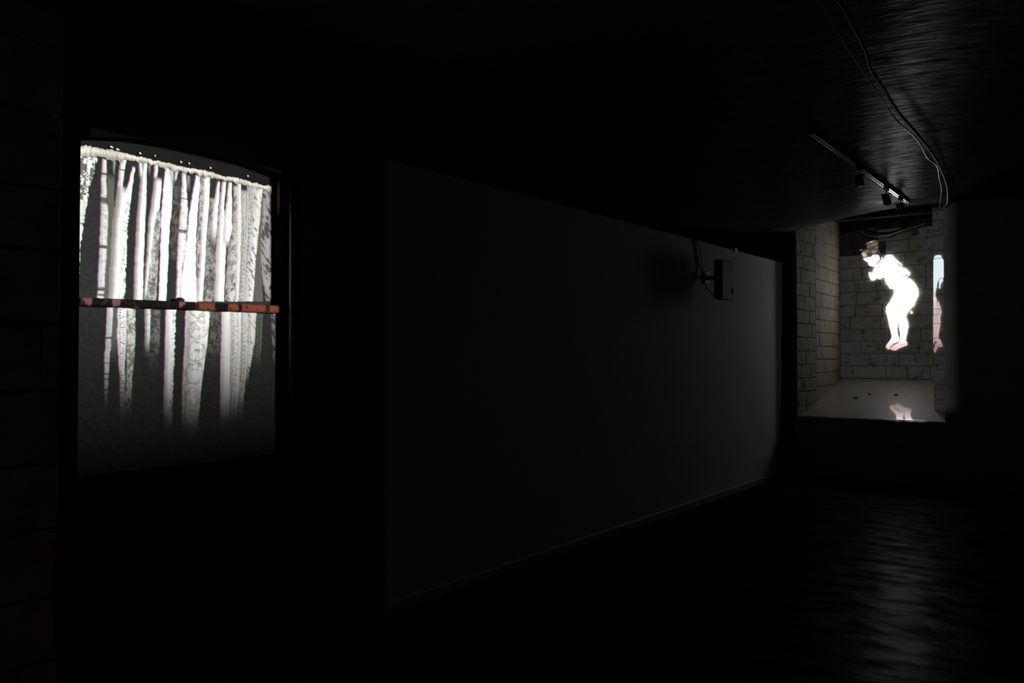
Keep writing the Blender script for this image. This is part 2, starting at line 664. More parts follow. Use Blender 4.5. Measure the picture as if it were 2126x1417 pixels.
wnl = struct(MB().prism([(NL - .3, YF), (NL - .03, YF), (KX - .03, KY), (NL - .02, NB), (NL - .02, NB + .3), (NL - .3, NB + .3)], 2, .5, NT)
             .build('wall_niche_left', M['mortar']))
courses(wnl, YF + .004, KY, 0.70, NT, (0.172, 0.188), (0.30, 0.62), lambda u, v, d: (side_x(u) - .03 + d, u, v), M['limewash_old'],
        depth=0.03, vmin=lambda a, b: sill_h(a) - .01)
courses(wnl, KY, NB, 0.75, NT, (0.172, 0.188), (0.62, 1.15), lambda u, v, d: (side_x(u) - .03 + d, u, v), M['limewash_light'],
        depth=0.03, vmin=lambda a, b: sill_h(a) - .01)
wnb = struct(MB().box(NL - .3, -1.0, NB, NB + .3, .5, NT).build('wall_niche_back', M['mortar']))
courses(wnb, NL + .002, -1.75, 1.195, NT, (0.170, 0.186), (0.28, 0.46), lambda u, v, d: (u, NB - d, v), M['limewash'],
        depth=0.028, pick=lambda u, v: M['unlit_stone'] if ((u < -2.78 and v > 3.02) or v > 3.36) else M['limewash'])
wnp = struct(MB().box(-1.81, -1.0, 11.03, NB, .6, NT).build('wall_niche_pier', M['mortar']))
courses(wnp, -1.836, -1.30, 0.80, NT, (0.172, 0.186), (0.24, 0.42), lambda u, v, d: (u, 11.03 - d, v), M['limewash'],
        depth=0.03, joint=0.006, vmin=lambda a, b: 0.82)
struct(MB().box(NL - .3, -1.0, YF - .02, NB + .3, NT, NT + .15).build('ceiling_niche', M['dark_timber']))


# ------------------------------------------------------------------ sash window in the left wall
def arch(y):
    return float(np.interp(y, [1.96, 2.02, 2.202, 2.43, 2.676, 2.948, 3.174, 3.2], [2.59, 2.605, 2.637, 2.655, 2.660, 2.646, 2.616, 2.61]))


win = struct(empty('window_1', (-4.2, 2.6, 0.76)))
WO = (-4.2, 2.6, 0.76)
AY = [1.957 + (3.18 - 1.957) * i / 24 for i in range(25)]
# frame: two stiles, arched head, bottom rail
fr = MB()
fr.box(-4.33, -4.12, 1.601, 1.957, 0.762, 2.69)
fr.box(-4.33, -4.12, 3.181, 3.199, 0.762, 2.69)
fr.box(-4.33, -4.12, 1.957, 3.181, 0.762, 0.903)
for i in range(24):
    y0, y1 = AY[i], AY[i + 1]
    fr.prism([(y0, arch(y0)), (y1, arch(y1)), (y1, 2.70), (y0, 2.70)], 0, -4.235, -4.12)
fr.build('frame', M['frame_paint'], win)
up = MB()
pp = [(1.957, 1.765), (3.182, 1.765)] + [(y, arch(y)) for y in reversed(AY)]
up.prism(pp, 0, -4.26, -4.24)
tag(up.build('upper_pane', M['pane_film'], win), 'upper pane behind the curtain picture, dark grey')
tag(MB().box(-4.21, -4.19, 1.957, 3.182, 0.90, 1.77).build('lower_pane', M['pane_film'], win), 'lower pane of the sash, dark grey')
rl = MB()
n = 60
for i in range(n + 1):                      # old rail, slightly uneven, chamfered front
    y = 1.966 + (3.172 - 1.966) * i / n
    d = random.uniform(-.0015, .0015)
    zb, zt = 1.757 + .014 * i / n + d, 1.797 + .020 * i / n + d * .5
    rl.v += [(-4.24, y, zb), (-4.155, y, zb), (-4.147, y, zb + .008), (-4.147, y, zt - .006), (-4.155, y, zt), (-4.24, y, zt)]
for i in range(n):
    for k in range(6):
        rl.f.append((i * 6 + k, i * 6 + (k + 1) % 6, i * 6 + 6 + (k + 1) % 6, i * 6 + 6 + k))
rl.f.append(tuple(range(6)))
rl.f.append(tuple(n * 6 + k for k in range(5, -1, -1)))
rail = rl.build('meeting_rail', M['rail_paint'], win)
rail['label'] = 'meeting rail with flaking red-brown paint and projected light patches in its colour'
MB().cbox(-4.21, -4.158, 2.512, 2.548, 1.802, 1.823, .003).cbox(-4.195, -4.165, 2.520, 2.540, 1.823, 1.829, .002).build(
    'sash_catch', M['black_metal'], rail)
MB().cbox(-4.17, -4.150, 3.170, 3.184, 2.39, 2.585, .003).build('parting_bead', M['rail_paint'], win)
# staff bead: a glossy round moulding down the jamb beside the sash
MB().tube([(-4.045, 3.192, 0.78), (-4.045, 3.192, 2.64)], 0.022, 12).build('staff_bead', M['black_gloss'], win, smooth=True)
MB().cbox(-4.12, -3.46, 1.61, 3.19, 0.722, 0.762, .008).build('sill_board', M['frame_paint'], win)

# ------------------------------------------------------------------ projected lace curtain
UPPER_FOLDS = [
    (0.80, 0.75, 'patch', (0.03, 0.05),
     [(2.414, 1.974), (2.183, 1.976), (1.793, 1.975)],
     [(2.544, 2.101), (2.432, 2.075), (2.367, 2.059), (2.266, 2.042), (2.19, 2.034), (2.14, 2.022), (2.041, 2.016), (1.844, 2.003)]),
    (0.70, 0.60, 'broken', (0.01, 0.0),
     [(2.529, 2.124), (2.452, 2.119), (2.352, 2.118), (2.252, 2.119), (2.151, 2.115), (2.001, 2.111), (1.901, 2.107), (1.788, 2.103)],
     [(2.533, 2.144), (2.457, 2.145), (2.356, 2.146), (2.257, 2.157), (2.156, 2.153), (2.004, 2.149), (1.903, 2.142), (1.79, 2.136)]),
    (0.12, 0.14, 'plain', (0.05, 0.0),
     [(2.433, 2.15), (2.257, 2.157), (2.105, 2.15), (1.903, 2.142), (1.79, 2.136)],
     [(2.465, 2.188), (2.261, 2.187), (2.108, 2.173), (1.955, 2.165), (1.791, 2.153)]),
    (0.30, 0.12, 'plain', (0.0, 0.06),
     [(2.558, 2.172), (2.476, 2.18), (2.439, 2.183)],
     [(2.562, 2.192), (2.478, 2.19), (2.439, 2.185)]),
    (0.85, 0.60, 'broken', (0.0, 0.05),
     [(2.574, 2.226), (2.482, 2.213), (2.417, 2.206), (2.366, 2.204)],
     [(2.566, 2.252), (2.487, 2.242), (2.422, 2.232), (2.366, 2.238)]),
    (0.95, 0.80, 'plain', (0.02, 0.05),
     [(2.521, 2.284), (2.448, 2.269), (2.387, 2.253), (2.318, 2.228)],
     [(2.524, 2.3), (2.452, 2.29), (2.378, 2.283), (2.299, 2.27)]),
    (0.98, 0.28, 'lacer', (0.06, 0.0),
     [(2.404, 2.204), (2.339, 2.197), (2.261, 2.187), (2.21, 2.18), (2.108, 2.173), (1.981, 2.167), (1.791, 2.158)],
     [(2.412, 2.253), (2.351, 2.27), (2.273, 2.268), (2.195, 2.26), (2.066, 2.256), (1.937, 2.252), (1.796, 2.246)]),
    (0.90, 0.30, 'plain', (0.0, 0.03),
     [(2.579, 2.315), (2.515, 2.321), (2.463, 2.322)],
     [(2.575, 2.334), (2.518, 2.338), (2.467, 2.344)]),
    (0.97, 0.35, 'plain', (0.02, 0.0),
     [(2.584, 2.342), (2.518, 2.338), (2.438, 2.328), (2.332, 2.318), (2.227, 2.311), (2.071, 2.304), (1.799, 2.298)],
     [(2.588, 2.362), (2.523, 2.365), (2.444, 2.363), (2.339, 2.361), (2.233, 2.357), (2.076, 2.352), (1.802, 2.347)]),
    (0.35, 0.25, 'plain', (0.0, 0.05),
     [(2.577, 2.373), (2.494, 2.376)],
     [(2.58, 2.389), (2.495, 2.384)]),
    (0.85, 0.50, 'plain', (0.0, 0.02),
     [(2.571, 2.411), (2.477, 2.404)],
     [(2.576, 2.434), (2.475, 2.423)]),
    (0.90, 0.35, 'plain', (0.04, 0.06),
     [(2.492, 2.412), (2.397, 2.399), (2.316, 2.389), (2.236, 2.378), (2.078, 2.369), (1.92, 2.357), (1.802, 2.352)],
     [(2.486, 2.454), (2.405, 2.446), (2.324, 2.439), (2.242, 2.42), (2.081, 2.399), (1.921, 2.378), (1.802, 2.363)]),
    (0.42, 0.50, 'lace', (0.05, 0.0),
     [(2.295, 2.422), (2.241, 2.412), (2.08, 2.394), (1.921, 2.376), (1.803, 2.366)],
     [(2.325, 2.447), (2.245, 2.445), (2.085, 2.438), (1.925, 2.431), (1.806, 2.426)]),
    (1.00, 0.95, 'white', (0.02, 0.0),
     [(2.554, 2.473), (2.488, 2.466), (2.407, 2.458), (2.299, 2.45), (2.192, 2.448), (2.032, 2.444), (1.807, 2.438)],
     [(2.557, 2.488), (2.494, 2.5), (2.416, 2.515), (2.307, 2.51), (2.198, 2.499), (2.037, 2.492), (1.809, 2.483)]),
    (0.50, 0.55, 'plain', (0.0, 0.05),
     [(2.547, 2.494), (2.467, 2.5), (2.362, 2.512)],
     [(2.552, 2.519), (2.471, 2.523), (2.362, 2.518)]),
    (0.60, 0.50, 'plain', (0.0, 0.02),
     [(2.54, 2.531), (2.458, 2.523)],
     [(2.552, 2.551), (2.457, 2.535)]),
    (0.10, 0.09, 'lace', (0.03, 0.03),
     [(2.443, 2.517), (2.254, 2.51), (2.038, 2.501)],
     [(2.505, 2.564), (2.26, 2.56), (2.042, 2.55)]),
    (0.88, 0.60, 'broken', (0.02, 0.0),
     [(2.546, 2.575), (2.452, 2.57), (2.342, 2.565), (2.233, 2.557), (2.096, 2.549), (1.961, 2.545), (1.812, 2.54)],
     [(2.549, 2.596), (2.457, 2.599), (2.349, 2.609), (2.239, 2.604), (2.101, 2.596), (1.99, 2.574), (1.813, 2.558)]),
    (0.20, 0.30, 'plain', (0.0, 0.05),
     [(2.526, 2.602), (2.444, 2.605)],
     [(2.53, 2.623), (2.447, 2.623)]),
    (1.00, 0.90, 'white', (0.02, 0.0),
     [(2.544, 2.659), (2.464, 2.644), (2.379, 2.63), (2.295, 2.616), (2.184, 2.605), (2.073, 2.591), (1.963, 2.574), (1.813, 2.564)],
     [(2.548, 2.68), (2.47, 2.681), (2.386, 2.675), (2.303, 2.67), (2.191, 2.662), (2.08, 2.66), (1.97, 2.663), (1.819, 2.674)]),
    (0.40, 0.42, 'lace', (0.02, 0.0),
     [(2.499, 2.684), (2.331, 2.679), (2.164, 2.668), (1.998, 2.663), (1.819, 2.668)],
     [(2.545, 2.711), (2.336, 2.709), (2.167, 2.695), (2.0, 2.685), (1.82, 2.68)]),
    (0.95, 0.70, 'plain', (0.01, 0.0),
     [(2.547, 2.708), (2.447, 2.709), (2.307, 2.7), (2.167, 2.692), (2.0, 2.685), (1.819, 2.674)],
     [(2.543, 2.748), (2.453, 2.746), (2.312, 2.738), (2.171, 2.726), (2.003, 2.718), (1.821, 2.707)]),
    (0.30, 0.25, 'lace', (0.02, 0.0),
     [(2.397, 2.746), (2.256, 2.735), (2.115, 2.727), (2.003, 2.718), (1.821, 2.707)],
     [(2.431, 2.784), (2.262, 2.785), (2.121, 2.786), (2.009, 2.787), (1.826, 2.788)]),
    (0.90, 0.50, 'plain', (0.02, 0.08),
     [(2.533, 2.799), (2.459, 2.784), (2.372, 2.768), (2.287, 2.76), (2.174, 2.757)],
     [(2.535, 2.815), (2.463, 2.809), (2.377, 2.803), (2.292, 2.798), (2.178, 2.792)]),
    (0.85, 0.45, 'plain', (0.02, 0.0),
     [(2.538, 2.831), (2.465, 2.819), (2.378, 2.81), (2.264, 2.801), (2.121, 2.789), (1.98, 2.787), (1.825, 2.782)],
     [(2.543, 2.857), (2.47, 2.851), (2.383, 2.842), (2.27, 2.849), (2.128, 2.857), (1.986, 2.851), (1.829, 2.846)]),
    (0.95, 0.60, 'arcs', (0.01, 0.04),
     [(2.536, 2.87), (2.472, 2.864), (2.385, 2.855), (2.312, 2.842), (2.24, 2.833), (2.154, 2.831)],
     [(2.54, 2.893), (2.477, 2.893), (2.391, 2.897), (2.319, 2.894), (2.248, 2.901), (2.177, 2.908)]),
    (0.52, 0.30, 'lace', (0.02, 0.0),
     [(2.522, 2.906), (2.392, 2.904), (2.277, 2.901), (2.188, 2.876), (2.044, 2.864), (1.829, 2.852)],
     [(2.528, 2.939), (2.398, 2.94), (2.282, 2.941), (2.196, 2.945), (2.051, 2.943), (1.834, 2.937)]),
    (0.75, 0.50, 'plain', (0.01, 0.0),
     [(2.541, 2.929), (2.396, 2.927), (2.251, 2.924), (2.078, 2.926), (1.833, 2.924)],
     [(2.545, 2.956), (2.401, 2.96), (2.255, 2.961), (2.081, 2.956), (1.834, 2.944)]),
    (0.55, 0.40, 'dots', (0.02, 0.0),
     [(2.502, 2.956), (2.401, 2.96), (2.255, 2.961), (2.081, 2.956), (1.834, 2.941)],
     [(2.511, 3.013), (2.409, 3.014), (2.261, 3.008), (2.085, 2.999), (1.837, 2.991)]),
    (0.55, 0.42, 'dots', (0.01, 0.0),
     [(2.538, 3.0), (2.407, 3.004), (2.26, 3.002), (2.084, 2.993), (1.836, 2.984)],
     [(2.548, 3.061), (2.414, 3.052), (2.265, 3.036), (2.087, 3.016), (1.838, 3.005)]),
    (0.72, 0.50, 'scallop', (0.01, 0.0),
     [(2.547, 3.051), (2.413, 3.042), (2.263, 3.025), (2.086, 3.01), (1.837, 2.991)],
     [(2.548, 3.114), (2.421, 3.101), (2.271, 3.084), (2.091, 3.065), (1.84, 3.046)]),
    (0.12, 0.10, 'plain', (0.06, 0.0),
     [(2.451, 3.1), (2.271, 3.084), (2.091, 3.065), (1.84, 3.046)],
     [(2.483, 3.118), (2.274, 3.109), (2.095, 3.103), (1.844, 3.119)]),
    (0.42, 0.30, 'strokes', (0.01, 0.0),
     [(2.536, 3.114), (2.423, 3.115), (2.273, 3.105), (2.095, 3.103), (1.948, 3.121), (1.845, 3.143)],
     [(2.539, 3.277), (2.295, 3.278), (2.112, 3.279), (1.853, 3.281)]),
]
LOWER_FOLDS = [
    (0.62, 0.50, 'broken', (0.0, 0.18),
     [(1.76, 2.128), (1.601, 2.125), (1.502, 2.118), (1.354, 2.12), (1.268, 2.121)],
     [(1.762, 2.161), (1.602, 2.155), (1.502, 2.146), (1.354, 2.14), (1.267, 2.135)]),
    (0.12, 0.12, 'plain', (0.0, 0.12),
     [(1.762, 2.161), (1.602, 2.155), (1.478, 2.146)],
     [(1.763, 2.186), (1.603, 2.185), (1.477, 2.189)]),
    (0.90, 0.75, 'dots', (0.0, 0.2),
     [(1.763, 2.184), (1.603, 2.183), (1.503, 2.191), (1.402, 2.2), (1.227, 2.204)],
     [(1.765, 2.232), (1.604, 2.234), (1.503, 2.227), (1.402, 2.226), (1.226, 2.225)]),
    (0.55, 0.60, 'lace', (0.0, 0.16),
     [(1.765, 2.232), (1.604, 2.234), (1.503, 2.235), (1.402, 2.236), (1.225, 2.227)],
     [(1.768, 2.28), (1.605, 2.281), (1.503, 2.277), (1.401, 2.267), (1.224, 2.263)]),
    (0.70, 0.30, 'broken', (0.0, 0.1),
     [(1.77, 2.33), (1.631, 2.334), (1.528, 2.332)],
     [(1.772, 2.368), (1.632, 2.364), (1.528, 2.362)]),
    (0.14, 0.12, 'lace', (0.0, 0.16),
     [(1.772, 2.365), (1.632, 2.364), (1.451, 2.357)],
     [(1.775, 2.423), (1.633, 2.421), (1.45, 2.412)]),
    (1.00, 0.60, 'lacer', (0.0, 0.18),
     [(1.776, 2.451), (1.608, 2.45), (1.45, 2.448), (1.319, 2.446), (1.122, 2.448)],
     [(1.779, 2.511), (1.609, 2.506), (1.45, 2.502), (1.317, 2.497), (1.119, 2.496)]),
    (0.95, 0.50, 'lacel', (0.0, 0.14),
     [(1.782, 2.568), (1.61, 2.567), (1.476, 2.559), (1.342, 2.555), (1.209, 2.553), (1.062, 2.554)],
     [(1.79, 2.725), (1.613, 2.711), (1.475, 2.69), (1.339, 2.673), (1.203, 2.659), (1.055, 2.645)]),
    (0.10, 0.12, 'lace', (0.0, 0.16),
     [(1.779, 2.722), (1.613, 2.711), (1.448, 2.691)],
     [(1.782, 2.8), (1.615, 2.798), (1.447, 2.793)]),
    (0.75, 0.55, 'plain', (0.0, 0.14),
     [(1.782, 2.797), (1.615, 2.798), (1.503, 2.793), (1.336, 2.794), (1.113, 2.792)],
     [(1.785, 2.858), (1.616, 2.859), (1.503, 2.856), (1.334, 2.855), (1.109, 2.847)]),
    (0.70, 0.50, 'dots', (0.0, 0.14),
     [(1.785, 2.854), (1.616, 2.856), (1.503, 2.853), (1.334, 2.855), (1.138, 2.843)],
     [(1.789, 2.93), (1.617, 2.927), (1.503, 2.925), (1.332, 2.92), (1.134, 2.901)]),
    (0.60, 0.45, 'dots', (0.0, 0.12),
     [(1.788, 2.923), (1.617, 2.924), (1.503, 2.922), (1.332, 2.916), (1.162, 2.901)],
     [(1.791, 2.976), (1.618, 2.974), (1.503, 2.972), (1.331, 2.959), (1.16, 2.941)]),
    (0.60, 0.45, 'scallop', (0.0, 0.1),
     [(1.79, 2.969), (1.618, 2.971), (1.503, 2.965), (1.36, 2.953)],
     [(1.794, 3.037), (1.619, 3.028), (1.503, 3.005), (1.359, 2.979)]),
    (0.10, 0.08, 'dots', (0.0, 0.1),
     [(1.794, 3.034), (1.619, 3.025), (1.445, 3.012)],
     [(1.796, 3.086), (1.62, 3.076), (1.445, 3.067)]),
    (0.26, 0.14, 'strokes', (0.0, 0.12),
     [(1.799, 3.142), (1.621, 3.15), (1.444, 3.159)],
     [(1.803, 3.243), (1.623, 3.244), (1.443, 3.245)]),
]
HEADING_TOP = [(2.573, 2.008), (2.578, 2.093), (2.583, 2.194), (2.578, 2.273), (2.576, 2.353), (2.574, 2.465), (2.571, 2.551), (2.571, 2.64), (2.574, 2.732), (2.563, 2.827), (2.569, 2.925), (2.563, 3.01), (2.56, 3.096), (2.56, 3.185)]
HEADING_BOTTOM = [(2.526, 2.009), (2.538, 2.094), (2.54, 2.195), (2.553, 2.273), (2.555, 2.354), (2.552, 2.465), (2.547, 2.551), (2.552, 2.641), (2.546, 2.733), (2.546, 2.828), (2.546, 2.926), (2.537, 3.01), (2.537, 3.096), (2.524, 3.185)]
HOOKS = [(2.598, 2.166, 0.02), (2.592, 2.199, 0.02), (2.596, 2.321, 0.012), (2.599, 2.406, 0.006), (2.595, 2.56, 0.014), (2.596, 2.61, 0.01), (2.596, 2.745, 0.012), (2.594, 2.999, 0.01)]
PERSON = {
    'hair': [(-2.938, 3.128), (-2.926, 3.149), (-2.898, 3.154), (-2.863, 3.163), (-2.833, 3.166), (-2.808, 3.173), (-2.788, 3.162), (-2.769, 3.16), (-2.77, 3.117), (-2.767, 3.063), (-2.761, 3.015), (-2.744, 2.984), (-2.727, 2.959), (-2.731, 2.922), (-2.749, 2.88), (-2.755, 2.923), (-2.774, 2.957), (-2.839, 2.962), (-2.88, 2.946), (-2.91, 2.935), (-2.948, 2.927), (-2.973, 2.923), (-2.981, 2.94), (-2.997, 2.974), (-3.002, 2.996), (-2.986, 3.01), (-2.973, 3.023), (-3.001, 3.032), (-3.024, 3.034), (-3.021, 3.045), (-3.0, 3.054), (-2.975, 3.043), (-2.947, 3.051), (-2.923, 3.057), (-2.93, 3.076), (-2.923, 3.096), (-2.931, 3.111)],
    'face': [(-2.973, 2.923), (-2.945, 2.929), (-2.905, 2.934), (-2.865, 2.942), (-2.839, 2.964), (-2.774, 2.962), (-2.745, 2.944), (-2.739, 2.922), (-2.755, 2.881), (-2.775, 2.839), (-2.79, 2.814), (-2.821, 2.8), (-2.851, 2.794), (-2.873, 2.803), (-2.898, 2.82), (-2.91, 2.831), (-2.908, 2.847), (-2.925, 2.866), (-2.953, 2.889), (-2.969, 2.907)],
    'neck_shade': [(-2.739, 2.922), (-2.755, 2.891), (-2.785, 2.851), (-2.82, 2.802), (-2.806, 2.799), (-2.775, 2.826), (-2.75, 2.854), (-2.725, 2.9)],
    'brow': [(-3.001, 2.998), (-2.965, 3.004), (-2.94, 2.98), (-2.925, 2.947), (-2.956, 2.933), (-2.981, 2.962)],
    'arm': [(-2.902, 2.706), (-2.892, 2.713), (-2.876, 2.71), (-2.861, 2.698), (-2.836, 2.72), (-2.796, 2.713), (-2.737, 2.688), (-2.697, 2.653), (-2.712, 2.641), (-2.737, 2.621), (-2.762, 2.611), (-2.789, 2.635), (-2.817, 2.612), (-2.847, 2.602), (-2.872, 2.609), (-2.89, 2.643), (-2.899, 2.676)],
    'shirt': [(-2.668, 2.938), (-2.641, 2.941), (-2.606, 2.938), (-2.587, 2.919), (-2.558, 2.883), (-2.529, 2.854), (-2.495, 2.825), (-2.476, 2.793), (-2.462, 2.75), (-2.457, 2.733), (-2.438, 2.742), (-2.419, 2.736), (-2.395, 2.709), (-2.362, 2.66), (-2.415, 2.652), (-2.444, 2.636), (-2.401, 2.617), (-2.403, 2.594), (-2.435, 2.549), (-2.488, 2.499), (-2.532, 2.455), (-2.566, 2.457), (-2.625, 2.477), (-2.632, 2.501), (-2.659, 2.532), (-2.681, 2.578), (-2.69, 2.616), (-2.712, 2.641), (-2.757, 2.657), (-2.816, 2.687), (-2.841, 2.715), (-2.831, 2.763), (-2.806, 2.799), (-2.755, 2.833), (-2.745, 2.853), (-2.72, 2.878), (-2.695, 2.898)],
    'collar': [(-2.678, 2.907), (-2.626, 2.897), (-2.582, 2.876), (-2.519, 2.838), (-2.486, 2.799), (-2.457, 2.749), (-2.462, 2.734), (-2.486, 2.762), (-2.515, 2.795), (-2.524, 2.825), (-2.583, 2.861), (-2.626, 2.885), (-2.676, 2.896)],
    'hem_shadow': [(-2.367, 2.662), (-2.415, 2.652), (-2.463, 2.626), (-2.492, 2.594), (-2.473, 2.603), (-2.434, 2.627), (-2.377, 2.64)],
    'shorts': [(-2.491, 2.594), (-2.473, 2.612), (-2.443, 2.623), (-2.403, 2.62), (-2.408, 2.59), (-2.386, 2.598), (-2.36, 2.589), (-2.33, 2.554), (-2.309, 2.527), (-2.292, 2.498), (-2.27, 2.449), (-2.262, 2.388), (-2.267, 2.345), (-2.285, 2.313), (-2.298, 2.281), (-2.311, 2.248), (-2.324, 2.208), (-2.346, 2.202), (-2.377, 2.16), (-2.42, 2.148), (-2.473, 2.164), (-2.508, 2.179), (-2.534, 2.161), (-2.587, 2.153), (-2.632, 2.164), (-2.672, 2.166), (-2.663, 2.218), (-2.649, 2.252), (-2.622, 2.279), (-2.604, 2.317), (-2.586, 2.355), (-2.568, 2.402), (-2.567, 2.431), (-2.576, 2.465), (-2.549, 2.516), (-2.513, 2.572)],
    'front_leg': [(-2.663, 2.222), (-2.674, 2.165), (-2.678, 2.136), (-2.664, 2.102), (-2.657, 2.068), (-2.651, 2.039), (-2.634, 1.938), (-2.617, 1.86), (-2.606, 1.793), (-2.626, 1.745), (-2.649, 1.712), (-2.672, 1.679), (-2.685, 1.645), (-2.676, 1.625), (-2.659, 1.61), (-2.641, 1.612), (-2.627, 1.64), (-2.596, 1.673), (-2.565, 1.697), (-2.52, 1.713), (-2.501, 1.729), (-2.509, 1.763), (-2.528, 1.825), (-2.534, 1.897), (-2.531, 1.978), (-2.54, 2.019), (-2.553, 2.075), (-2.559, 2.089), (-2.534, 2.141), (-2.508, 2.193), (-2.516, 2.222)],
    'back_leg': [(-2.516, 2.217), (-2.359, 2.211), (-2.359, 2.183), (-2.386, 2.141), (-2.412, 2.101), (-2.42, 2.071), (-2.415, 2.037), (-2.4, 1.994), (-2.394, 1.932), (-2.403, 1.856), (-2.419, 1.776), (-2.423, 1.733), (-2.409, 1.705), (-2.406, 1.676), (-2.416, 1.663), (-2.477, 1.638), (-2.539, 1.602), (-2.566, 1.594), (-2.596, 1.598), (-2.632, 1.615), (-2.623, 1.63), (-2.592, 1.659), (-2.556, 1.682), (-2.512, 1.706), (-2.498, 1.734), (-2.498, 1.777), (-2.497, 1.83), (-2.508, 1.916), (-2.516, 1.992), (-2.535, 2.019), (-2.561, 2.082), (-2.534, 2.136), (-2.508, 2.183)],
    'thigh_gap': [(-2.51, 2.181), (-2.504, 2.171), (-2.517, 2.14), (-2.535, 2.112), (-2.553, 2.087), (-2.561, 2.084), (-2.564, 2.094), (-2.543, 2.122), (-2.523, 2.16)],
    'tassel': [(-2.36, 2.135), (-2.351, 2.14), (-2.338, 2.137), (-2.334, 2.125), (-2.338, 2.108), (-2.349, 2.104), (-2.36, 2.111), (-2.362, 2.126)],
}
PERSON_B = {
    'top': [(-1.816, 2.692), (-1.8, 2.727), (-1.743, 2.727), (-1.731, 2.695), (-1.705, 2.653), (-1.699, 2.598), (-1.699, 2.508), (-1.703, 2.463), (-1.721, 2.447), (-1.719, 2.419), (-1.746, 2.376), (-1.75, 2.331), (-1.763, 2.332), (-1.764, 2.435), (-1.787, 2.369), (-1.789, 2.333), (-1.807, 2.329), (-1.824, 2.33), (-1.821, 2.652)],
    'belt': [(-1.816, 2.688), (-1.78, 2.696), (-1.743, 2.7), (-1.731, 2.695), (-1.735, 2.688), (-1.78, 2.687), (-1.816, 2.676)],
    'fold': [(-1.766, 2.445), (-1.741, 2.45), (-1.703, 2.468), (-1.705, 2.459), (-1.741, 2.441), (-1.766, 2.433)],
    'thigh': [(-1.824, 2.335), (-1.803, 2.334), (-1.797, 2.306), (-1.804, 2.252), (-1.792, 2.198), (-1.787, 2.144), (-1.787, 2.134), (-1.825, 2.136)],
    'leg': [(-1.825, 2.209), (-1.792, 2.207), (-1.785, 2.09), (-1.778, 2.175), (-1.77, 2.166), (-1.756, 2.12), (-1.741, 2.066), (-1.743, 2.012), (-1.756, 1.976), (-1.75, 1.913), (-1.759, 1.868), (-1.767, 1.819), (-1.772, 1.738), (-1.748, 1.693), (-1.733, 1.634), (-1.737, 1.621), (-1.769, 1.621), (-1.789, 1.598), (-1.83, 1.599)],
    'far_leg': [(-1.726, 2.088), (-1.716, 2.087), (-1.707, 2.047), (-1.707, 2.011), (-1.717, 2.007), (-1.727, 2.029)],
}



def vnoise(a, b, seed):
    """smooth value noise on arrays a, b (lattice units)"""
    r = np.random.default_rng(seed)
    T = r.random((128, 128))
    ai, bi = np.floor(a).astype(int), np.floor(b).astype(int)
    fa, fb = a - ai, b - bi
    fa, fb = fa * fa * (3 - 2 * fa), fb * fb * (3 - 2 * fb)
    g = lambda i, j: T[i % 128, j % 128]
    return (g(ai, bi) * (1 - fa) + g(ai + 1, bi) * fa) * (1 - fb) + (g(ai, bi + 1) * (1 - fa) + g(ai + 1, bi + 1) * fa) * fb


def sstep(x, a, b):
    t = np.clip((x - a) / (b - a), 0, 1)
    return t * t * (3 - 2 * t)


def ring(H, u, c, ru, per, seed):
    """scalloped oval motif of the lace, repeated down the projected picture"""
    ph = H / per + seed * .37 + .35 * vnoise(H / .21, H * 0 + seed, 80)
    gate = .25 + .75 * vnoise(u * 3 + seed, H / .03, 81)
    d = np.hypot((u - c) / ru, ((ph % 1) - .5) / .42)
    ang = np.arctan2(((ph % 1) - .5) / .42, (u - c) / ru)
    d = d + .03 * np.sin(ang * 17) + .25 * (vnoise(u * 4, H / .025, 82) - .5)
    inner = .10 * sstep(np.sin(d * 26), .2, .9) * (d < .8)
    return 1 - (.62 * np.exp(-((d - 1.0) / .09) ** 2) + inner) * gate


